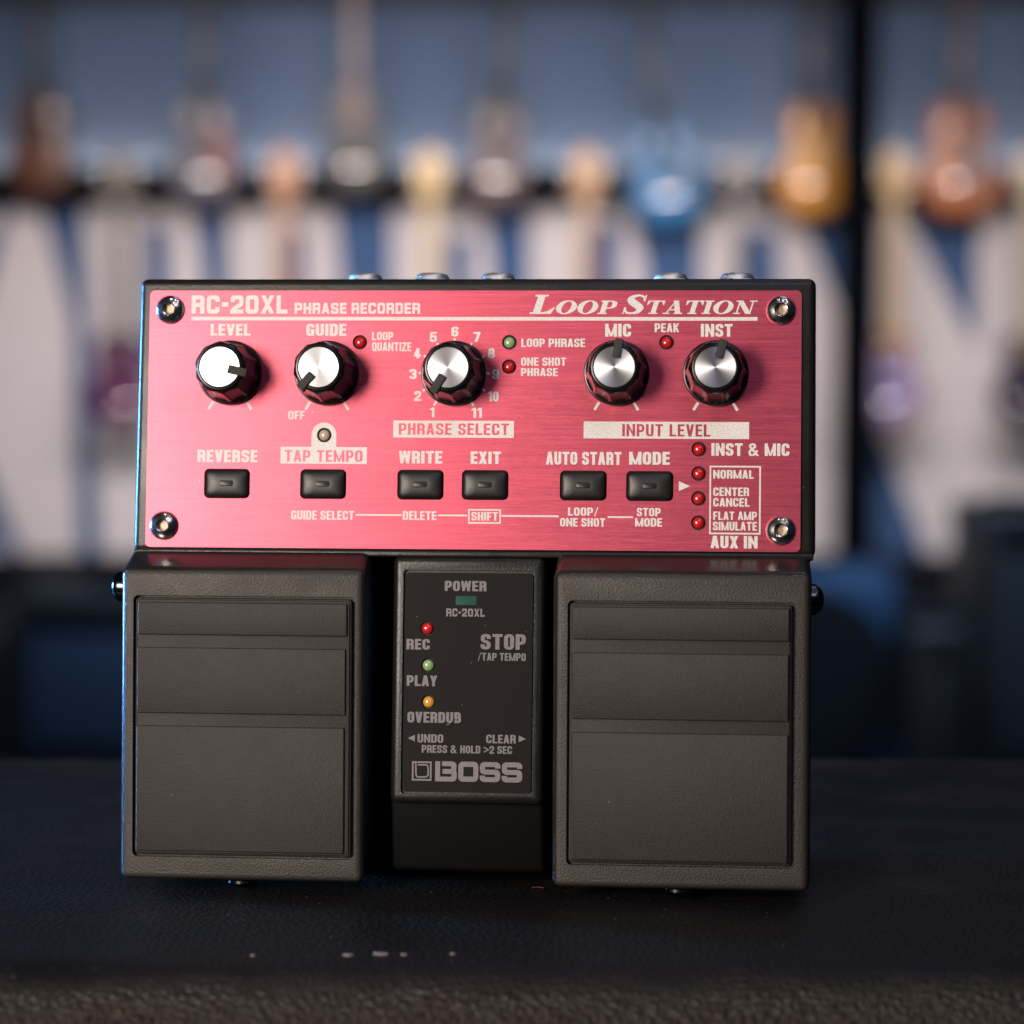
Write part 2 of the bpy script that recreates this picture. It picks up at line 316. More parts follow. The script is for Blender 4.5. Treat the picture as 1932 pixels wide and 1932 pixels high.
def tolex(nt, b):
    v = coords(nt); w = N(nt, 'ShaderNodeTexNoise'); w.inputs['Scale'].default_value = 300; nt.links.new(v, w.inputs['Vector'])
    mx = N(nt, 'ShaderNodeMix', data_type='RGBA'); mx.inputs['Factor'].default_value = .0018; nt.links.new(v, mx.inputs['A']); nt.links.new(w.outputs['Color'], mx.inputs['B'])
    k = N(nt, 'ShaderNodeTexVoronoi', feature='DISTANCE_TO_EDGE'); k.inputs['Scale'].default_value = 430; nt.links.new(mx.outputs['Result'], k.inputs['Vector'])
    n1 = noise(nt, v, 700, 3)
    a = N(nt, 'ShaderNodeMath', operation='MULTIPLY_ADD'); a.inputs[1].default_value = .7; nt.links.new(n1, a.inputs[0]); nt.links.new(k.outputs['Distance'], a.inputs[2])
    bp = bump(nt, b, a.outputs[0], 1.0, .0042)
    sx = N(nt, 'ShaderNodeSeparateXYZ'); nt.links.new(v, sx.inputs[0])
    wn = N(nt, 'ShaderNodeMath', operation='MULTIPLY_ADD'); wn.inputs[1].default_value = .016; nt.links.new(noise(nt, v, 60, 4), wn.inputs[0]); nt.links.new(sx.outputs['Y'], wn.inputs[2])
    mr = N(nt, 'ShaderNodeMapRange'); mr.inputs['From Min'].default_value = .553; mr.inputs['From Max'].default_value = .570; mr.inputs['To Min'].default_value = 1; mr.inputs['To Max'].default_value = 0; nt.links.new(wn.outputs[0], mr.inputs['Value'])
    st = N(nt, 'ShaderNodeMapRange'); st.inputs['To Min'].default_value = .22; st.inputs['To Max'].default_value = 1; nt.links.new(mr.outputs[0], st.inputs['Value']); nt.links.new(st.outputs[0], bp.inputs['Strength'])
    nt.links.new(ramp(nt, noise(nt, v, 26, 4), [(.35, g(.38)), (.65, g(.54))]), b.inputs['Roughness'])
    d = N(nt, 'ShaderNodeTexVoronoi'); d.inputs['Scale'].default_value = 210; nt.links.new(v, d.inputs['Vector'])
    front_lit = N(nt, 'ShaderNodeMix', data_type='RGBA'); front_lit.inputs['A'].default_value = (.0085, .0082, .0082, 1); front_lit.inputs['B'].default_value = (.056, .044, .036, 1); nt.links.new(mr.outputs[0], front_lit.inputs['Factor'])   # lit front edge painted into the colour: brown there, near black on top
    sp = N(nt, 'ShaderNodeMix', data_type='RGBA'); sp.inputs['A'].default_value = (.16, .15, .14, 1); nt.links.new(front_lit.outputs['Result'], sp.inputs['B'])
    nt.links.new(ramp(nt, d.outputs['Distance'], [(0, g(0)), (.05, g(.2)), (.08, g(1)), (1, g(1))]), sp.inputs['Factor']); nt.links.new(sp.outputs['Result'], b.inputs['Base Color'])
def streaks(c0, c1, scale=(3, 3, .3), sc=1.0):
    def f(nt, b): nt.links.new(ramp(nt, noise(nt, coords(nt, scale), sc, 3), [(.35, c0), (.65, c1)]), b.inputs['Base Color'])
    return f

PAINT = mat('black_powder_coat', (.011, .010, .0088), .36, spec=.40, build=grain(2200, .25, .0003, spots=260, rvar=(.27, .37)))
PAINT_S = mat('black_smooth_coat', (.018, .0165, .015), .26, spec=.5, build=grain(1200, .10, .0003))
PAINT_F = mat('black_coat_pebbled', (.0275, .0222, .0178), .45, spec=.55, build=grain(1900, .5, .00035, spots=200, rvar=(.44, .56)))
RUBBER = mat('black_rubber', (.0225, .0182, .0150), .53, spec=.5, build=grain(3300, .6, .0003, spots=170, rvar=(.505, .555)))
RUBBER_B = mat('dark_base_rubber', (.005, .005, .0055), .9, spec=.12)
PLATE = mat('red_brushed_metal', (.7, .08, .14), .42, 1, build=brushed)
INK = mat('white_print', (.86, .82, .79), .5, build=printed)
GREYINK = mat('grey_print', (.20, .185, .19), .5, build=printed)
KNOB = mat('gloss_black_knob', (.006, .006, .007), .24, spec=.34, build=grain(2500, .05, .0001))
ALU = mat('spun_aluminium', (.54, .54, .57), .36, 1, build=spun)
PTR = mat('pointer_black', (.030, .027, .025), .55, build=grain(2600, .7, .0004))
BUTTON = mat('satin_black_button', (.009, .0085, .0085), .40, build=grain(3500, .15, .0002))
CHROME = mat('nickel_plate', (.80, .78, .74), .20, 1, build=grain(900, .03, .0003))
DARKCHROME = mat('black_nickel', (.10, .10, .11), .18, 1, build=grain(900, .03, .0003))
HEX = mat('socket_steel', (.34, .26, .19), .5, 1)
def lens(name, c): return mat(name, c, .28, spec=.6, coat=1, coat_r=.04, build=lambda nt, b: (b.inputs['Subsurface Weight'].__setattr__('default_value', .35), b.inputs['Subsurface Radius'].__setattr__('default_value', (.0012, .0004, .0004))))
RED = lens('red_lens', (.62, .012, .018)); GREEN = lens('pale_green_lens', (.30, .46, .20)); CLEAR = lens('clear_tan_lens', (.58, .43, .35)); AMBER = lens('amber_lens', (.72, .36, .04))
WINDOW = mat('green_window', (.016, .085, .066), .6, spec=.2)
LABEL = mat('dark_label', (.0075, .0055, .005), .5, spec=.12, build=grain(1800, .12, .0002, spots=210))
HOLE = mat('hole_black', (.004, .004, .004), .7)
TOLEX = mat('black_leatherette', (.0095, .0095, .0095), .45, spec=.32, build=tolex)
FIBRE = mat('pale_fibre', (.21, .195, .175), .7); REDFIBRE = mat('red_fibre', (.22, .06, .04), .6)

# ------------------------------------------------------------------ object helpers
MM = .001
def tag(o, label=None, cat=None, group=None, kind=None):
    for k, v in (('label', label), ('category', cat), ('group', group), ('kind', kind)):
        if v: o[k] = v
    return o
def finish(name, bm, m, parent=None, loc=(0, 0, 0), rot=(0, 0, 0), scale=1.0, angle=35):
    bmesh.ops.scale(bm, vec=(scale,) * 3, verts=bm.verts)
    me = bpy.data.meshes.new(name); bm.to_mesh(me); bm.free()
    me.shade_smooth(); me.set_sharp_from_angle(angle=R(angle))
    for x in (m if isinstance(m, (list, tuple)) else [m]): me.materials.append(x)
    o = bpy.data.objects.new(name, me); COL.objects.link(o); o.parent = parent; o.location = loc; o.rotation_euler = rot
    return o
def mmobj(name, bm, m, parent, loc=(0, 0, 0), rot=(0, 0, 0), angle=35):          # mesh and place given in millimetres
    return finish(name, bm, m, parent, tuple(v * MM for v in loc), rot, MM, angle)
def dup(o, parent, loc, rot=None, mats=None):
    c = o.copy(); COL.objects.link(c); c.parent = parent; c.location = loc
    if rot: c.rotation_euler = rot
    for k in [q for q in bpy.data.objects if q.parent == o]: dup(k, c, k.location)
    return c
def empty(name, loc, rot=(0, 0, 0)):
    o = bpy.data.objects.new(name, None); COL.objects.link(o); o.location = loc; o.rotation_euler = rot; o.empty_display_size = .02
    return o
def hull8(bm, P, bev=0, seg=3, skip=None):
    """box from 8 corners: 4 of the back face then 4 of the front face, both counter-clockwise"""
    b = bmesh.new(); v = [b.verts.new(p) for p in P]
    for f in ((3, 2, 1, 0), (4, 5, 6, 7), (0, 1, 5, 4), (1, 2, 6, 5), (2, 3, 7, 6), (3, 0, 4, 7)): b.faces.new([v[i] for i in f])
    bmesh.ops.recalc_face_normals(b, faces=b.faces)
    if bev: bmesh.ops.bevel(b, geom=[e for e in b.edges if not (skip and skip(e))], offset=bev, segments=seg, profile=.5, affect='EDGES')
    me = bpy.data.meshes.new('t'); b.to_mesh(me); bm.from_mesh(me); bpy.data.meshes.remove(me); b.free()
def box(bm, x0, x1, y0, y1, z0, z1, bev=0, seg=3, skip=None):
    hull8(bm, [(x0, y0, z0), (x1, y0, z0), (x1, y1, z0), (x0, y1, z0), (x0, y0, z1), (x1, y0, z1), (x1, y1, z1), (x0, y1, z1)], bev, seg, skip)
def loft(bm, rings, cap0=True, cap1=True):
    V = [[bm.verts.new(p) for p in r] for r in rings]; n = len(V[0])
    for a, b in zip(V, V[1:]):
        for i in range(n): bm.faces.new([a[i], a[(i + 1) % n], b[(i + 1) % n], b[i]])
    if cap0: bm.faces.new(V[0][::-1])
    if cap1: bm.faces.new(V[-1])
def lathe(bm, prof, n=48, cap0=True, cap1=True):
    loft(bm, [[(r * cos(2 * pi * k / n), r * sin(2 * pi * k / n), z) for k in range(n)] for r, z in prof], cap0, cap1)
def ring_pts(poly, z): return [(p[0], p[1], z) for p in poly]
def slab_mesh(bm, x0, x1, y0, y1, r, z0, z1, bev=.25, n=6):
    """rounded-rectangle block with a softened top edge"""
    R4 = lambda d: rrect(x0 + d, y0 + d, x1 - d, y1 - d, max(r - d, .05), n)[0]
    loft(bm, [ring_pts(R4(0), z0), ring_pts(R4(0), z1 - bev), ring_pts(R4(bev * .3), z1 - bev * .3), ring_pts(R4(bev), z1)])
def cut(o, bm_cut):
    """subtract a solid from an object's mesh, result stored back in the mesh"""
    c = finish('cutter', bm_cut, HOLE, o.parent, o.location, o.rotation_euler, MM)
    md = o.modifiers.new('b', 'BOOLEAN'); md.operation = 'DIFFERENCE'; md.object = c; md.solver = 'EXACT'
    bpy.context.view_layer.update()
    me = bpy.data.meshes.new_from_object(o.evaluated_get(bpy.context.evaluated_depsgraph_get()))
    o.modifiers.clear(); old = o.data; o.data = me; bpy.data.meshes.remove(old); bpy.data.objects.remove(c)
    while len(me.materials) > 1: me.materials.pop()
    me.shade_smooth(); me.set_sharp_from_angle(angle=R(35))

# ------------------------------------------------------------------ the amplifier cabinet everything stands on (top at z = 0)
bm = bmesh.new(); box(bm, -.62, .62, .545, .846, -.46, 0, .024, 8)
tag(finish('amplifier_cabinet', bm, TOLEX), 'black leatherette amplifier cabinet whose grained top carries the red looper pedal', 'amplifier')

# ------------------------------------------------------------------ the pedal: panel frame = x right, y up, z out of the red plate, in millimetres
PANEL = CAM_M @ (Matrix.Translation((-.010355, .023266, -.646874)) @ (Matrix.Rotation(-.0580, 4, 'X') @ Matrix.Rotation(-.0860, 4, 'Y') @ Matrix.Rotation(-.0121, 4, 'Z')))
def table_y(z, x=0):                                    # panel y at which the cabinet top is met, for a given depth z
    a = PANEL @ Vector((x * MM, 0, z * MM)); d = (PANEL.to_3x3() @ Vector((0, 1, 0))).z
    return -a.z / d / MM
BASE = Vector((0, table_y(-30), -30))
ped = empty('looper_pedal', PANEL @ (BASE * MM)); ped.rotation_euler = PANEL.to_euler()
tag(ped, 'red and black twin-switch looper pedal standing upright on the black amplifier', 'effects pedal')
def at(x, y, z=0): return ((x - BASE.x), (y - BASE.y), (z - BASE.z))
def part(name, bm, m, loc=(0, 0, 0), rot=(0, 0, 0), angle=35): return mmobj(name, bm, m, ped, at(*loc), rot, angle)

# case: thick rear half under the plate, thinner front deck under the switches
yb = table_y(-57)
bm = bmesh.new(); hull8(bm, [(-85.6, -33.6, -55), (86, -33.6, -55), (86, 34.6, -55), (-85.6, 34.6, -55), (-85.9, -34.0, -.7), (86.3, -34.0, -.7), (86.1, 35.9, -.7), (-85.4, 35.9, -.7)], 1.9, 6)
part('case', bm, PAINT)
bm = bmesh.new(); hull8(bm, [(-85.2, yb + .4, -54.9), (85.6, yb + .4, -54.9), (85.6, -30, -54.9), (-85.2, -30, -54.9), (-85.2, -113.9, -32), (85.6, -113.9, -32), (85.6, -30, -32), (-85.2, -30, -32)], 1.2, 3)
part('front_deck', bm, RUBBER_B)
bm = bmesh.new(); hull8(bm, [(-83, table_y(-56.5) + .05, -57.5), (83.5, table_y(-56.5) + .05, -57.5), (83.5, 32, -57.5), (-83, 32, -57.5), (-83, table_y(-55) + .3, -55.2), (83.5, table_y(-55) + .3, -55.2), (83.5, 32, -55.2), (-83, 32, -55.2)], .5, 2)
part('rubber_base', bm, RUBBER_B)
bm = bmesh.new(); box(bm, -85.4, 85.8, -34.7, -33.1, -8, .1, .45, 2); part('ledge', bm, PAINT)

# red plate with its holes
LEDS = [(-28.4, 19.47, RED), (-37.13, -4.12, CLEAR), (9.51, 19.49, GREEN), (9.51, 13.34, RED), (48.99, 19.54, RED), (57.24, -7.22, RED), (57.26, -13.3, RED), (57.26, -19.52, RED), (57.28, -25.58, RED)]
BTNS = [(-61.79, -16.52), (-37.2, -16.52), (-12.5, -16.53), (3.83, -16.51), (28.48, -16.5), (45.07, -16.52)]
BW, BH = 11.75, 7.55
led_h = [circle(x, y, 1.86, 28)[0] for x, y, _ in LEDS]; btn_h = [rrect(x - BW / 2, y - BH / 2, x + BW / 2, y + BH / 2, 1.3)[0] for x, y in BTNS]
bm = bmesh.new(); thick(bm, cdt([rrect(-82.5, -32.7, 82.5, 32.6, 1.3), led_h + btn_h], lambda a, h: a & ~h), -.69, 0)
plate = part('face_plate', bm, PLATE, angle=40)
for q in led_h + btn_h:                                  # dark floor of each hole
    bm = bmesh.new(); cx = sum(p[0] for p in q) / len(q); cy = sum(p[1] for p in q) / len(q)
    loft(bm, [[(cx + (p[0] - cx) * 1.06, cy + (p[1] - cy) * 1.06, z) for p in q] for z in (-.68, -.66)]); mmobj('hole_floor', bm, HOLE, plate)

# printing on the plate
bm = bmesh.new(); ZI = .03
boxes = {s: cbox(cx, cy, w, h) for k, s, cx, cy, w, h in TOP if s.endswith('BOX')}
bars = []; words = {}
for k, s, cx, cy, w, h in TOP:
    if k == 'r': bars += cbox(cx, cy, w, h)
    elif k == 'n': words[s] = text_polys(s, 'n', cx, cy, w, h)
    elif k in 'cts': flat(bm, cdt([text_polys(s, k, cx, cy, w, h)], lambda a: a), ZI)
flat(bm, cdt([boxes['PHRBOX'], words['PHRASE SELECT']], lambda a, c: a & ~c), ZI); flat(bm, cdt([boxes['INBOX'], words['INPUT LEVEL']], lambda a, c: a & ~c), ZI)
tab = [circle(-37.2, -4.1, 3.16)[0], rc(-40.36, -8, -34.04, -4.1)[0]]
flat(bm, cdt([boxes['TAPBOX'] + tab, words['TAP TEMPO'] + [circle(-37.13, -4.12, 1.86, 28)[0]]], lambda a, c: a & ~c), ZI)
for nm, t in (('SHIFTBOX', .38), ('MICBOX', .40)):
    q = boxes[nm][0]; flat(bm, cdt([boxes[nm], rc(q[0][0] + t, q[0][1] + t, q[2][0] - t, q[2][1] - t)], lambda a, c: a & ~c), ZI)
flat(bm, cdt([bars], lambda a: a), ZI)
flat(bm, ([Vector((52.33, -15.25)), Vector((52.33, -17.7)), Vector((55.1, -16.47))], [[0, 1, 2]]), ZI)
def tick(cx, cy, deg, r0, r1, w):
    d = Vector((cos(R(deg)), sin(R(deg)))); n = Vector((-d.y, d.x)) * w / 2; c = Vector((cx, cy))
    flat(bm, ([c + d * r0 + n, c + d * r0 - n, c + d * r1 - n, c + d * r1 + n], [[0, 1, 2], [0, 2, 3]]), ZI)
KN = [(-61.33, 11.51, -13), (-36.52, 11.5, -131), (-4.36, 11.5, -121), (36.6, 11.7, 80), (61.31, 11.7, 73)]
for i, (x, y, _) in enumerate(KN):
    if i != 2: tick(x, y, -121, 8.5, 10.7, .68); tick(x, y, -59.5, 8.5, 10.7, .68)
for k in range(11): tick(KN[2][0], KN[2][1], 238 - k * 29.6, 8.2, 9.0 if k not in (0, 10) else 9.5, .55)
bmesh.ops.recalc_face_normals(bm, faces=bm.faces)
for f in bm.faces:
    if f.normal.z < 0: f.normal_flip()
mmobj('lettering', bm, INK, plate)

# knobs
def knob_body():
    bm = bmesh.new(); n = 200; fl = 10
    def rad(r, th, depth):
        u = (th * fl / (2 * pi)) % 1.0; e = .09
        f = 0 if (u < e or u > 1 - e) else min(1, min(u - e, 1 - e - u) / .02)
        c = cos(abs(u - .5) * 2 * pi / fl)
        return r * (1 - f) + min(r, (r - depth) / c) * f if depth else r
    prof = [(8.0, .15, 0), (8.2, .4, 0), (8.2, 1.7, 0), (8.0, 2.0, 0), (7.75, 2.05, 0), (7.72, 2.35, .1), (7.65, 2.8, .42), (6.85, 11.2, .40), (6.72, 12.4, .36), (6.45, 13.0, .12), (6.15, 13.6, 0), (5.65, 14.25, 0), (5.35, 14.3, 0), (5.2, 14.15, 0), (5.1, 13.9, 0)]
    loft(bm, [[(rad(r, 2 * pi * k / n, d) * cos(2 * pi * k / n), rad(r, 2 * pi * k / n, d) * sin(2 * pi * k / n), z) for k in range(n)] for r, z, d in prof])
    return bm
k0 = part('control_knob', knob_body(), KNOB, (KN[0][0], KN[0][1], 0), (0, 0, R(KN[0][2])), 18)
bm = bmesh.new(); lathe(bm, [(5.06, 13.85), (5.06, 14.32), (4.95, 14.45)], 64, cap1=False)
rings = 10; V = []
for j in range(rings + 1):
    r = 4.95 * (1 - j / rings) + .02; V.append([bm.verts.new((r * cos(2 * pi * k / 64), r * sin(2 * pi * k / 64), 14.45 - .05 * j / rings)) for k in range(64)])
for a, b in zip(V, V[1:]):
    for i in range(64): bm.faces.new([a[i], a[(i + 1) % 64], b[(i + 1) % 64], b[i]])
bm.faces.new(V[-1]); bmesh.ops.remove_doubles(bm, verts=bm.verts, dist=1e-4)
mmobj('knob_cap', bm, ALU, k0)
bm = bmesh.new(); hull8(bm, [(2.3, -1.05, 13.6), (7.1, -1.05, 11.6), (7.1, 1.05, 11.6), (2.3, 1.05, 13.6), (2.3, -1.05, 15.2), (7.05, -1.05, 15.0), (7.05, 1.05, 15.0), (2.3, 1.05, 15.2)], .22, 2); mmobj('pointer', bm, PTR, k0)
for x, y, a in KN[1:]: dup(k0, ped, tuple(v * MM for v in at(x, y, 0)), (0, 0, R(a)))

# push buttons
def button_mesh():
    bm = bmesh.new(); w, h = BW / 2 - .22, BH / 2 - .22; rr = []
    for d, z in ((0, -.6), (.04, .05), (.2, .42), (.5, .66), (.95, .84), (1.5, .97), (2.1, 1.06), (2.7, 1.11), (3.2, 1.13)):
        rr.append(ring_pts(rrect(-w + d, -h + d, w - d, h - d, min(1.15 + d * .45, h - d - .02))[0], z))
    loft(bm, rr)
    slab_mesh(bm, -1.75, 1.75, -.72, .72, .45, .8, 1.25, .14); return bm
b0 = part('push_button', button_mesh(), BUTTON, (*BTNS[0], 0), angle=60)
for x, y in BTNS[1:]: dup(b0, ped, tuple(v * MM for v in at(x, y, 0)))

# indicator lights
def led_mesh(r=1.42):
    bm = bmesh.new(); lathe(bm, [(r, -.66), (r, -.5)] + [(r * cos(t * pi / 16), -.5 + r * .62 * sin(t * pi / 16)) for t in range(1, 8)], 28); return bm
led_first = {}
def led(x, y, z, m, parent_loc=None):
    if m.name in led_first: o = dup(led_first[m.name], ped, tuple(v * MM for v in at(x, y, z)))
    else: o = part('indicator_light', led_mesh(), m, (x, y, z), angle=60); led_first[m.name] = o
    return o
COLNAME = {'red_lens': 'red', 'pale_green_lens': 'pale green', 'clear_tan_lens': 'clear tan', 'amber_lens': 'amber'}
for x, y, m in LEDS: led(x, y, 0.02, m)['label'] = 'round ' + COLNAME[m.name] + ' indicator light'

# socket-head screws on the plate
def screw_meshes():
    bm = bmesh.new(); n = 48; rings = [[(r * cos(2 * pi * k / n), r * sin(2 * pi * k / n), z) for k in range(n)] for r, z in [(3.7, 0.04)] + [(3.7 * cos(t), .15 + 1.95 * sin(t)) for t in [i * pi / 2 / 9 for i in range(0, 6)]]]
    def hexr(a, r): a = (a + pi / 6 + R(8)) % (pi / 3) - pi / 6; return r / cos(a)
    hx = lambda r, z: [(hexr(2 * pi * k / n, r) * cos(2 * pi * k / n), hexr(2 * pi * k / n, r) * sin(2 * pi * k / n), z) for k in range(n)]
    rings += [[(1.72 * cos(2 * pi * k / n), 1.72 * sin(2 * pi * k / n), 1.93) for k in range(n)], hx(1.34, 1.80), hx(1.3, .5)]
    loft(bm, rings, True, False)
    b2 = bmesh.new(); loft(b2, [hx(1.32, .42), hx(1.32, .55), [(p[0] * .05, p[1] * .05, .30) for p in hx(1.3, 0)]]); return bm, b2
SC = [(-77.21, 27.67), (-77.76, -27.31), (77.35, 27.55), (77.61, -27.35)]
a, b = screw_meshes(); s0 = part('panel_screw', a, CHROME, (*SC[0], 0), angle=30); mmobj('hex_socket', b, HEX, s0)
for i, (x, y) in enumerate(SC[1:]): dup(s0, ped, tuple(v * MM for v in at(x, y, 0)), (0, 0, R((17, 40, 28)[i])))

# jack nuts on the rear (upper) face
bm = bmesh.new(); lathe(bm, [(5.9, 0), (5.9, 1.6), (5.6, 1.8), (4.6, 1.9), (4.4, 5.0), (4.0, 5.7), (3.4, 6.0), (3.1, 5.8), (3.0, 2)], 40)
SATIN = mat('satin_nickel', (.92, .87, .80), .45, 1)
j0 = part('jack_socket', bm, SATIN, (-30.4, 34.0, -22), (-pi / 2, 0, 0))
bm = bmesh.new(); loft(bm, [[(r * cos(k * pi / 3 + .3), r * sin(k * pi / 3 + .3), z) for k in range(6)] for r, z in ((5.2, 1.85), (5.5, 2.1), (5.5, 3.9), (5.0, 4.3))]); mmobj('hex_nut', bm, CHROME, j0)
for i, x in enumerate((-12.8, 4.4, 49.3, 66.4)): dup(j0, ped, tuple(v * MM for v in at(x, 34.0, -22)), (-pi / 2, 0, 0))

# foot switches
def smooth_sides(o, m):
    o.data.materials.append(m)
    for p in o.data.polygons: p.material_index = 0 if p.normal.z > .80 else 1
TILT = math.atan(.0661)
def foot_switch(x0, x1, rec, b1, b2, b3, bolt_side, thumb):
    L = -78.0; cx = (x0 + x1) / 2; lx = lambda x: x - cx
    bm = bmesh.new(); hull8(bm, [(lx(x0) + .3, L + 3.2, -17.5), (lx(x1) - .3, L + 3.2, -17.5), (lx(x1) - .3, 7.0, -17.5), (lx(x0) + .3, 7.0, -17.5), (lx(x0), L, 0), (lx(x1), L, 0), (lx(x1), -.1, 0), (lx(x0), -.1, 0)], 2.2, 6)
    for v in bm.verts:
        if v.co.y > -3 and v.co.z < -1: v.co.y += 0
    o = part('foot_switch', bm, PAINT_F, (cx, -38.5, 10), (TILT, 0, 0))
    c = bmesh.new(); rx0, rx1, ry0, ry1 = lx(rec[0]), lx(rec[1]), rec[2], rec[3]
    loft(c, [ring_pts(rrect(rx0, ry0, rx1, ry1, 1.3)[0], z) for z in (-1.9, 3)]); cut(o, c)
    bm = bmesh.new(); slab_mesh(bm, rx0 + .55, rx1 - .95, ry0 + .55, ry1 - .6, 1.0, -1.95, -.35, .3); slab_mesh(bm, rx0 + 1.0, rx1 - 1.4, ry0 + 1.0, ry1 - 1.0, .8, -.6, .12, .22)
    smooth_sides(o, PAINT_S)
    for (u0, u1, v0, v1) in (b1, b2, b3): slab_mesh(bm, lx(u0), lx(u1), v0, v1, .25, -.1, .82, .28, 3)
    mmobj('rubber_pad', bm, RUBBER, o, angle=50)
    bm = bmesh.new(); lathe(bm, [(3.9, -1), (3.9, 1.2), (3.8, 1.5)] + [(3.5 * cos(i * pi / 12), 1.5 + 2.0 * sin(i * pi / 12)) for i in range(6)], 36)
    mmobj('hinge_bolt', bm, DARKCHROME, o, (lx(x0) - 1.1 if bolt_side < 0 else lx(x1) - .2, -6.6 + (1.6 if bolt_side < 0 else 0), -9.5 if bolt_side < 0 else -11), (0, bolt_side * pi / 2, 0))
    bm = bmesh.new(); lathe(bm, [(2.2, -2), (2.2, .3), (3.6, .4), (4.2, .8), (4.2, 1.5), (3.4, 2.3), (1.8, 2.75), (.3, 2.9)], 36)
    mmobj('thumb_screw', bm, DARKCHROME, o, (thumb - cx, L + .9, -6.0), (pi / 2, 0, 0))
    return o
foot_switch(-86.3, -24.6, (-83.0, -27.1, -71.9, -6.7), (-81.7, -29.1, -16.45, -8.35), (-81.8, -29.4, -36.0, -19.6), (-81.9, -29.65, -70.3, -39.1), -1, -55.9)
foot_switch(21.9, 85.2, (25.5, 81.4, -72.0, -6.9), (26.7, 79.7, -16.45, -8.4), (26.7, 79.6, -36.0, -19.65), (26.8, 79.6, -70.6, -39.2), 1, 53.3)

# centre block with its dark label plate
bm = bmesh.new(); hull8(bm, [(-19.3, -96.6, -25), (19.4, -96.6, -25), (19.4, -33.9, -31), (-19.3, -33.9, -31), (-19.1, -96.2, .2), (19.2, -96.2, .2), (19.2, -34.3, .2), (-19.1, -34.3, .2)], 1.9, 6)
blk = part('centre_block', bm, PAINT)
bm = bmesh.new(); hull8(bm, [(-19.2, -113.5, -26), (19.4, -113.5, -26), (19.4, -92, -26), (-19.2, -92, -26), (-19.2, -113.5, -7), (19.4, -113.5, -7), (19.3, -92, -1.6), (-19.2, -92, -1.6)], 1.3, 4)
part('lower_cover', bm, mat('matt_black_cover', (.0035, .0033, .0032), .6, spec=.10, build=grain(2600, .3, .0003, spots=150)))
c = bmesh.new(); loft(c, [ring_pts(rrect(-16.4, -93.9, 16.5, -37.9, 1.0)[0], z) for z in (-.9, 2)]); cut(blk, c)
bm = bmesh.new()
flat(bm, cdt([rrect(-17.2, -94.7, 17.3, -37.1, 1.6), rrect(-16.45, -93.95, 16.55, -37.85, 1.0)], lambda a, h: a & ~h), .22)
bm.free(); bm = bmesh.new()
mled = [(-10.26, -52.6, RED), (-9.92, -61.8, GREEN), (-9.7, -70.97, AMBER)]
thick(bm, cdt([rrect(-16.05, -93.3, 16.15, -38.6, .9), [circle(x, y, 1.8, 28)[0] for x, y, _ in mled]], lambda a, h: a & ~h), -.85, -.30)
lab = part('label_plate', bm, LABEL)
for x, y, m in mled:
    bm = bmesh.new(); loft(bm, [[(p[0], p[1], z) for p in circle(x, y, 1.9, 24)[0]] for z in (-.84, -.82)]); mmobj('hole_floor', bm, HOLE, lab)
for x, y, m in mled: led(x, y, .02, m)['label'] = 'round ' + COLNAME[m.name] + ' indicator light'
bm = bmesh.new(); ZL = -.27
for k, s, cx, cy, w, h in MID:
    if k in 'ct': flat(bm, cdt([text_polys(s, k, cx, cy, w, h)], lambda a: a), ZL)
    elif s == 'BOSS': flat(bm, cdt([text_polys(s, 'b', cx, cy, w, h)], lambda a: a), ZL)
flat(bm, ([Vector((-14.81, -80.02)), Vector((-13.05, -79.2)), Vector((-13.05, -80.82))], [[0, 1, 2]]), ZL)
flat(bm, ([Vector((14.85, -79.82)), Vector((13.0, -79.0)), Vector((13.0, -80.64))], [[0, 1, 2]]), ZL)
lx0, ly0 = -13.68, -90.58; S = 4.8                       # square emblem with a looped stem
em = rc(lx0, ly0, lx0 + .42, ly0 + S) + rc(lx0, ly0, lx0 + 4.94, ly0 + .42) + rc(lx0 + 4.52, ly0, lx0 + 4.94, ly0 + S) + rc(lx0 + 1.35, ly0 + S - .42, lx0 + 4.94, ly0 + S) + rc(lx0, ly0 + S - .42, lx0 + 1.0, ly0 + S)
em += pen([(lx0 + .98, ly0 + S), (lx0 + .98, ly0 + 2.6), (lx0 + 1.1, ly0 + .85), (lx0 + 2.5, ly0 + .9), (lx0 + 4.1, ly0 + 1.0), (lx0 + 4.1, ly0 + 2.5), (lx0 + 4.0, ly0 + 4.0), (lx0 + 2.4, ly0 + 3.95, .5), (lx0 + 1.5, ly0 + 3.95)], .19, .19, 1.1)
flat(bm, cdt([em], lambda a: a), ZL)
for f in bm.faces: f.normal_update()
for f in bm.faces:
    if f.normal.z < 0: f.normal_flip()
mmobj('lettering', bm, GREYINK, lab)
bm = bmesh.new(); slab_mesh(bm, -3.23, 2.07, -46.65, -44.37, .15, -.35, -.12, .06); part('power_window', bm, WINDOW)

# stray fibres and crumbs
def tube(bm, P, r, n=6):
    P = [Vector(p) for p in P]
    rings = []
    for i, p in enumerate(P):
        d = (P[min(i + 1, len(P) - 1)] - P[max(i - 1, 0)]).normalized(); u = d.orthogonal().normalized(); v = d.cross(u)
        rings.append([p + (u * cos(2 * pi * k / n) + v * sin(2 * pi * k / n)) * r for k in range(n)])
    loft(bm, rings)
bm = bmesh.new(); tube(bm, [PANEL @ (Vector(p) * MM) for p in ((-5.1, -76.6, -.1), (-4.4, -76.4, .1), (-3.8, -75.9, .4), (-3.5, -75.3, .6), (-3.45, -74.9, .5))], .00011)
tag(finish('lint_fibre', bm, FIBRE), 'short curled pale fibre stuck to the dark centre label', 'lint')
bm = bmesh.new(); tube(bm, [(.0050, .6395, .0003), (.0060, .6394, .0005), (.0072, .6395, .0004), (.0080, .6392, .0003)], .00008)
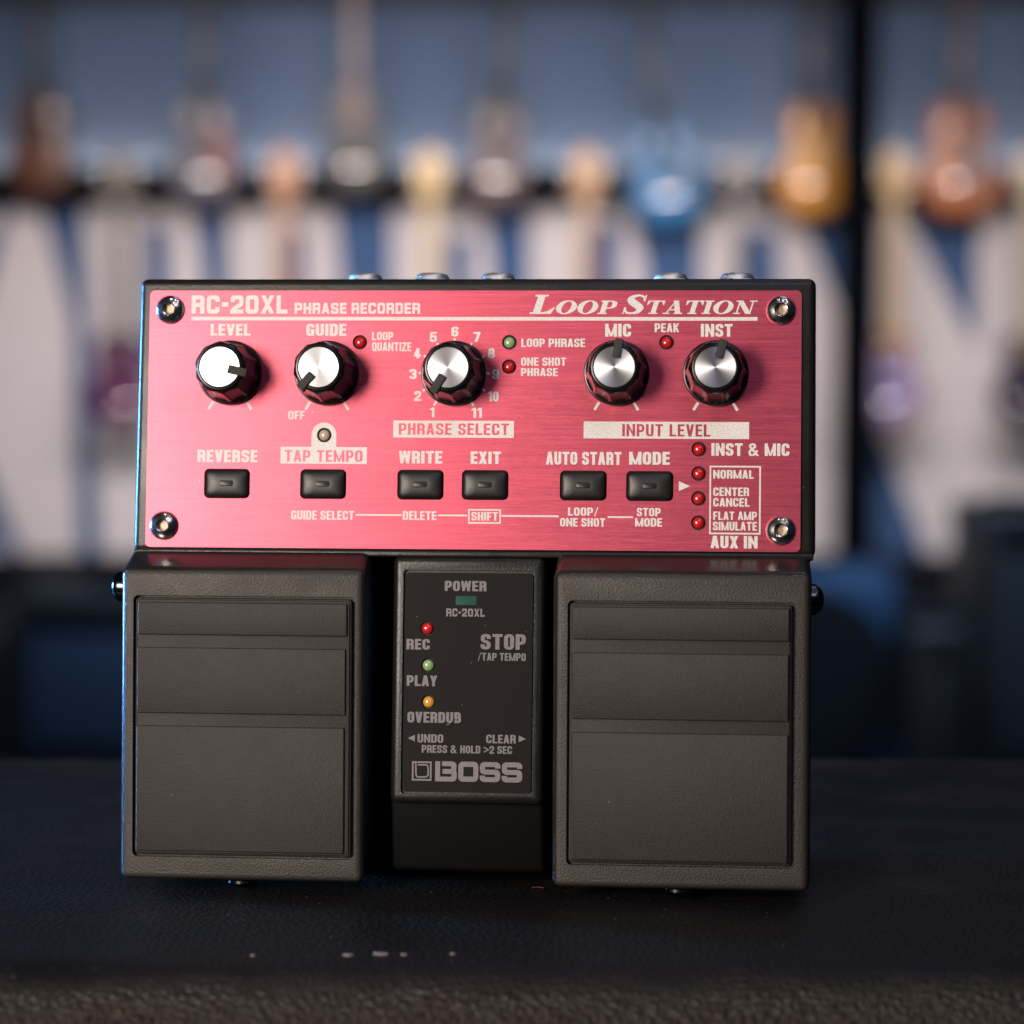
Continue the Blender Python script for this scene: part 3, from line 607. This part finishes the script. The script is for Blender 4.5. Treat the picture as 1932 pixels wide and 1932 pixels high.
tag(finish('lint_fibre', bm, REDFIBRE), 'thin reddish fibre on the leatherette below the centre of the pedal', 'lint')
for i, (x, y, w, lab_) in enumerate(((-.0297, .5735, .0017, 'largest flat pale paint flake lying near the front edge of the black cabinet'), (-.0372, .5725, .0011, 'middle-sized pale paint flake left of the largest flake on the cabinet'), (-.0245, .5728, .0006, 'tiny pale crumb just right of the largest flake on the cabinet'), (-.0135, .5735, .0005, 'tiny pale crumb set apart to the right on the cabinet front'), (-.0585, .572, .0005, 'tiny pale crumb furthest left on the cabinet front'))):
    bm = bmesh.new(); n = 9; pts = [(x + w * (1 + .25 * random.uniform(-1, 1)) * cos(2 * pi * k / n), y + .45 * w * (1 + .25 * random.uniform(-1, 1)) * sin(2 * pi * k / n)) for k in range(n)]
    loft(bm, [[(p[0], p[1], z) for p in pts] for z in (.00005, .00045)]); tag(finish('paint_flake', bm, FIBRE), lab_, 'flake', 'pale flakes on the cabinet front')

# ------------------------------------------------------------------ the shop behind: wall ten metres away, floor, guitars, banner, amplifiers
FLOOR, WALL = -0.95, 10.0
def px(x, y, Y):
    """where the sight line through a 1932-px picture point meets the vertical plane at depth Y"""
    d = CAM_M.to_3x3() @ Vector(((x - 966) / FPX, (966 - y) / FPX, -1)); return Vector((0, 0, CAM_H)) + d * (Y / d.y)
def wx(x, Y=WALL): return px(x, 600, Y).x
def wz(y, Y=WALL): return px(966, y, Y).z
bm = bmesh.new(); box(bm, -6, 6, -3, 10.2, FLOOR - .1, FLOOR)
tag(finish('floor', bm, mat('dark_blue_carpet', (.012, .022, .045), .9, build=grain(300, .4, .004))), kind='structure')
bm = bmesh.new(); box(bm, -4.5, 4.5, WALL, WALL + .15, FLOOR, 2.9)
tag(finish('back_wall', bm, mat('slate_blue_wall', (.12, .17, .28), .75, build=streaks((.080, .135, .245), (.115, .18, .31), (2.2, 1, .12)))), kind='structure')
bm = bmesh.new(); box(bm, -4.5, 4.5, WALL - .12, WALL - .005, wz(10), wz(-40), .01)
tag(finish('ceiling_beam', bm, mat('black_beam', (.012, .014, .02), .6)), 'dark horizontal beam along the very top of the shop wall', 'beam')
BLACK = mat('black_metal', (.005, .006, .009), .8, spec=.15)
bm = bmesh.new(); box(bm, -4.4, 4.4, WALL - .16, WALL - .004, wz(388), wz(322), .008)
rail = finish('display_rail', bm, BLACK); tag(rail, 'long black horizontal rail on the wall behind the hanging guitars', 'rail')
lamp('rail_strip_lamp', 'AREA', (0, WALL - .045, wz(320)), (0, WALL - .030, wz(0)), 13, (1.0, .75, .54), 8.0, .05)
bm = bmesh.new(); box(bm, wx(1580, 9.4), wx(1652, 9.4), 9.36, 9.44, FLOOR, 2.8, .006)
post = finish('steel_post', bm, mat('dead_black_steel', (.0025, .003, .0045), .9, spec=.03)); tag(post, 'tall black steel post standing right of the yellow guitar', 'post')
bm = bmesh.new(); box(bm, wx(1570, 9.4), wx(1664, 9.4), 9.25, 9.55, FLOOR, FLOOR + .03, .008); finish('base_plate', bm, BLACK, post)

bm = bmesh.new(); box(bm, -3.6, 3.6, 9.5, 9.9, FLOOR, wz(1064, 9.5), .01)
tag(finish('floor_plinth', bm, BLACK), 'long low black plinth along the foot of the shop wall', 'plinth')
# banner below the rail: blue cloth with big pale letters, blurred past reading in the photograph
ban = empty('wall_banner', (0, WALL - .03, wz(1075))); tag(ban, 'wide blue banner with giant pale letters under the black rail', 'banner')
BZ = wz(1075)
bm = bmesh.new(); box(bm, -3.2, 3.2, -.012, .012, 0, wz(376) - BZ); finish('backing', bm, mat('banner_blue', (.05, .115, .265), .8), ban)
PALE = mat('banner_pale', (.80, .74, .73), .75); PALE2 = mat('banner_grey', (.46, .48, .56), .75)
def letter(polys, holes=(), m=PALE):
    cv = lambda q: [(wx(x), wz(y) - BZ) for x, y in q]
    b = bmesh.new(); thick(b, cdt([[cv(q) for q in polys], [cv(q) for q in holes] or [[(90, 90), (91, 90), (90, 91)]]], lambda a, h: a & ~h), 0, .02)
    for v in b.verts: v.co = (v.co.x, -.013 - v.co.z, v.co.y)
    bmesh.ops.recalc_face_normals(b, faces=b.faces); finish('letter', b, m, ban)
E_ = 1062
letter([[(30, 384), (84, 384), (140, 600), (146, E_), (-60, E_), (-60, 700)], [(-140, 384), (-6, 384), (-6, 440), (-140, 440)]], [[(48, E_), (-60, 790), (-60, 1000)]])                       # slanting letter at the left
letter([[(164, 384), (366, 384), (386, 520), (386, E_), (190, E_)]], [[(278, 426), (326, 426), (326, 700), (278, 700)]], PALE)
letter([[(436, 384), (632, 384), (646, 560), (646, E_), (436, E_)]], [[(526, 434), (578, 434), (578, 700), (526, 700)]])
letter([[(742, 384), (912, 384), (928, 520), (928, E_), (742, E_)]], [[(844, 444), (890, 444), (890, 700), (844, 700)]])
letter([[(1000, 384), (1190, 384), (1215, 520), (1215, E_), (1000, E_)]], [[(1104, 424), (1166, 424), (1166, 700), (1104, 700)]])
letter([[(1320, 384), (1490, 384), (1530, 470), (1640, 740), (1640, E_), (1320, E_)]], [[(1402, 434), (1462, 434), (1476, 700), (1402, 700)]])
letter([[(1656, 384), (1690, 384), (1838, 660), (1838, 384), (2060, 384), (2060, E_), (1756, E_), (1656, 800)]], [])

# guitars: body, neck, headstock with the small fittings each shows
def body_outline(wl, wu, ww, h, cutaway=0, n=22):
    """half widths: lower bout wl, waist ww, upper bout wu; h = body length; origin at the middle"""
    R_, out = [], []
    for i in range(n + 1):
        t = i / n
        if t < .42: w = wl * math.sqrt(max(0, 1 - ((.34 - t) / .34) ** 2)) if t < .34 else wl + (ww - wl) * (1 - cos((t - .34) / .30 * pi)) / 2
        elif t < .64: w = wl + (ww - wl) * (1 - cos((t - .34) / .30 * pi)) / 2
        elif t < .80: w = ww + (wu - ww) * (1 - cos((t - .64) / .16 * pi)) / 2
        else: w = wu * math.sqrt(max(0, 1 - ((t - .80) / .20) ** 2.4))
        R_.append((w, -h / 2 + h * t))
    L_ = [(-w, y) for w, y in R_]
    if cutaway: R_ = [(w * (1 - cutaway * max(0, (y / h - .18)) * 1.6), y) for w, y in R_]
    return R_ + L_[::-1][1:-1]
def prism(bm, pts, y0, y1, bev=.012):
    cx = sum(p[0] for p in pts) / len(pts); cy = sum(p[1] for p in pts) / len(pts)
    sh = lambda d: [(cx + (p[0] - cx) * (1 - d), cy + (p[1] - cy) * (1 - d)) for p in pts]
    loft(bm, [[(p[0], y, p[1]) for p in sh(d)] for d, y in ((.08, y1), (0, y1 - bev), (0, y0 + bev), (.08, y0))])
    bmesh.ops.recalc_face_normals(bm, faces=bm.faces)
GM = {}
def gm(c, r=.25, coat=.6):
    k = (tuple(c), r)
    if k not in GM: GM[k] = mat('lacquer', c, r + .1, coat=coat * .55, build=streaks(tuple(v * .8 for v in c), c, (4, 4, 1), 3))
    return GM[k]
def guitar(x, yc, label, body, top=None, neck=(.05, .035, .028), head=None, size=(.165, .125, .105, .42), thick_=.05, cutaway=.5, guard=None, hole=None, neck_len=.62, rot=0, Y=WALL - .28, pick=(.02, .02, .02), group='guitars hanging on the shop wall'):
    p = px(x, yc, Y); o = empty('guitar', p, (0, rot, 0)); tag(o, label, 'guitar', group)
    wl, wu, ww, h = size; out = body_outline(wl, wu, ww, h, cutaway)
    bm = bmesh.new(); prism(bm, out, -thick_ / 2, thick_ / 2); bd = finish('body', bm, gm(body), o)
    if top:
        bm = bmesh.new(); prism(bm, [(q[0] * .80, q[1] * .82 - .012) for q in out], -thick_ / 2 - .006, -thick_ / 2 + .01, .002); finish('top_plate', bm, gm(top), bd)
    bm = bmesh.new(); hull8(bm, [(-.029, -thick_ / 2 - .016, h / 2 - .13), (.029, -thick_ / 2 - .016, h / 2 - .13), (.022, -thick_ / 2 - .016, h / 2 + neck_len - .12), (-.022, -thick_ / 2 - .016, h / 2 + neck_len - .12),
        (-.027, -thick_ / 2 + .012, h / 2 - .13), (.027, -thick_ / 2 + .012, h / 2 - .13), (.02, -thick_ / 2 + .012, h / 2 + neck_len - .12), (-.02, -thick_ / 2 + .012, h / 2 + neck_len - .12)], .004, 2)
    bmesh.ops.recalc_face_normals(bm, faces=bm.faces); nk = finish('neck', bm, gm(neck, .4, .2), o)
    z0 = h / 2 + neck_len - .125
    bm = bmesh.new(); prism(bm, [(-.022, z0), (.022, z0), (.047, z0 + .05), (.052, z0 + .12), (.040, z0 + .175), (.012, z0 + .195), (-.02, z0 + .19), (-.044, z0 + .165), (-.050, z0 + .10), (-.044, z0 + .045)], -thick_ / 2 - .012, -thick_ / 2 + .006, .003)
    hd = finish('headstock', bm, gm(head or neck, .35, .3), o)
    pm = gm(pick, .3)
    for k in range(3):
        for s in (-1, 1):
            bm = bmesh.new(); box(bm, s * .06 - .012, s * .06 + .012, -thick_ / 2 - .008, -thick_ / 2, z0 + .045 + .045 * k, z0 + .058 + .045 * k, .003, 2); finish('tuning_peg', bm, CHROME, hd)
    if hole:
        bm = bmesh.new(); lathe(bm, [(.048, 0), (.048, .004)], 28); finish('sound_hole', bm, HOLE, o, (0, -thick_ / 2 - .003, .05), (pi / 2, 0, 0))
    else:
        for zz in (-.02, .07):
            bm = bmesh.new(); box(bm, -.043, .043, -thick_ / 2 - .016, -thick_ / 2 + .002, zz - .018, zz + .018, .004, 2); finish('pickup', bm, pm, o)
    bm = bmesh.new(); box(bm, -.05, .05, -thick_ / 2 - .02, -thick_ / 2 + .001, -.105, -.085, .004, 2); finish('bridge', bm, CHROME if not hole else HOLE, o)
    if guard:
        bm = bmesh.new(); prism(bm, [(.02, -.09), (.09, -.11), (.115, -.03), (.085, .06), (.035, .11), (.028, .02)], -thick_ / 2 - .008, -thick_ / 2 + .001, .001); finish('pickguard', bm, gm(guard, .4, 0), o)
    return o
# upper row: bodies at the rail, dark or pale necks running up out of view
guitar(80, 272, 'brown guitar with a dark upper edge, leftmost of the upper row', (.05, .016, .009), (.15, .045, .015), (.012, .014, .018), size=(.125, .10, .085, .42), thick_=.09, hole=True, cutaway=0)
guitar(385, 285, 'grey lilac guitar with a reddish patch above the left part of the pedal', (.09, .085, .12), (.16, .15, .195), (.03, .025, .03), guard=(.30, .09, .06), size=(.14, .11, .09, .42))
guitar(670, 268, 'black guitar with a pale maple neck in the upper row', (.008, .009, .011), None, (.42, .30, .26), size=(.13, .105, .088, .42), pick=(.10, .09, .08))
guitar(940, 290, 'dark brown guitar with a dusky pink lower half in the upper row', (.035, .018, .02), (.17, .105, .11), (.02, .016, .02), size=(.125, .10, .085, .44), rot=.08)
guitar(1255, 325, 'bright blue guitar in the upper row right of centre', (.03, .20, .46), (.035, .26, .58), (.022, .03, .045), guard=(.12, .22, .36), size=(.145, .11, .09, .40), rot=-.12)
guitar(1530, 302, 'glossy amber yellow guitar just left of the black post', (.62, .22, .03), (.80, .36, .035), (.018, .014, .016), size=(.135, .098, .08, .44), thick_=.07, cutaway=.3, pick=(.5, .34, .2))
guitar(1810, 300, 'orange guitar with a grey pickguard right of the black post', (.48, .15, .05), (.62, .22, .09), (.10, .06, .05), guard=(.34, .30, .32), size=(.165, .12, .098, .44), thick_=.07)
# lower row: pale headstocks in front of the rail, bodies in front of the banner
low = [(230, 'guitar with a dull beige headstock, leftmost of the lower row', (.10, .02, .10), (.17, .03, .12), (.17, .14, .11)),
       (540, 'guitar with a peach headstock rising behind the left part of the pedal', (.20, .05, .03), None, (.72, .34, .17)),
       (812, 'guitar with the brightest cream headstock rising behind the middle of the pedal', (.30, .22, .10), None, (.95, .66, .30)),
       (1105, 'guitar with a tan headstock left of the bright blue guitar', (.10, .05, .04), None, (.74, .42, .20)),
       (1392, 'guitar with a grey headstock between the blue and the amber guitars', (.06, .06, .07), None, (.20, .18, .17)),
       (1682, 'guitar with a cream headstock and a lilac and brown body right of the post', (.38, .13, .03), (.46, .38, .70), (.86, .58, .28)),
       (1938, 'guitar with a pale headstock cut by the right edge of the photo', (.05, .03, .07), None, (.85, .68, .46))]
for x, lab_, bc, tp, hc in low:
    z = px(x, 715, WALL - .42); guitar(x, 715, lab_, bc, tp, tuple(v * .72 for v in hc), hc, size=(.125, .10, .085, .36), neck_len=.60, cutaway=.4, Y=WALL - .42, group='guitars on the lower row of hangers')

# amplifiers on the floor between the cabinet and the wall
def amp(x0, x1, ytop, Y, depth, label, cloth, shell, speaker=None, strip=None, extra=0, name='floor_amplifier', group='amplifiers on the shop floor'):
    a = px(x0, ytop, Y); b = px(x1, ytop, Y); zc = a.z; w = (b.x - a.x) / 2; cx = (a.x + b.x) / 2; h = zc - FLOOR
    o = empty(name, (cx, Y + depth / 2, FLOOR)); tag(o, label, 'amplifier', group)
    bm = bmesh.new(); box(bm, -w, w, -depth / 2, depth / 2, .02, h, .02, 3); finish('shell', bm, shell, o)
    bm = bmesh.new(); box(bm, -w + .05, w - .05, -depth / 2 - .012, -depth / 2 + .01, .06, h - .10 - extra, .008, 2); gr = finish('grille', bm, cloth, o)
    bm = bmesh.new(); box(bm, -w + .05, w - .05, -depth / 2 - .010, -depth / 2 + .01, h - .085 - extra, h - .03, .004, 2); finish('control_strip', bm, strip or BLACK, o)
    if speaker:
        bm = bmesh.new(); lathe(bm, [(speaker, 0), (speaker, .012), (speaker * .9, .02), (speaker * .3, .006), (.02, .012)], 40); finish('speaker_cone', bm, BLACK, gr, (0, -depth / 2 - .011, h * .47), (pi / 2, 0, 0))
    bm = bmesh.new(); box(bm, -.09, .09, -.018, .018, 0, .02, .006, 2); finish('handle', bm, BLACK, o, (0, 0, h))
NAVY = mat('navy_grille_cloth', (.006, .020, .052), .8, build=grain(400, .3, .003)); BLUE = mat('blue_vinyl', (.013, .052, .125), .6, build=grain(300, .3, .002)); BLKV = mat('black_vinyl', (.009, .010, .013), .5, build=grain(300, .3, .002))
DUSK = mat('dark_slate_cloth', (.006, .010, .017), .8, build=grain(400, .3, .003))
amp(-190, 5, 1190, 6.1, .35, 'black amplifier cut by the left edge of the photo', DUSK, BLKV)
amp(12, 420, 1118, 6.0, .40, 'wide navy amplifier on the floor left of the pedal', NAVY, BLKV)
amp(1330, 1700, 1084, 6.0, .35, 'blue topped amplifier with a round dark speaker right of the pedal', NAVY, BLUE, .22, BLUE, .12)
amp(1716, 1836, 1180, 5.6, .30, 'narrow black amplifier between the blue one and the tall black one', BLKV, BLKV)
amp(1846, 2080, 962, 5.9, .38, 'tall black amplifier stack at the right edge of the photo', DUSK, BLKV)
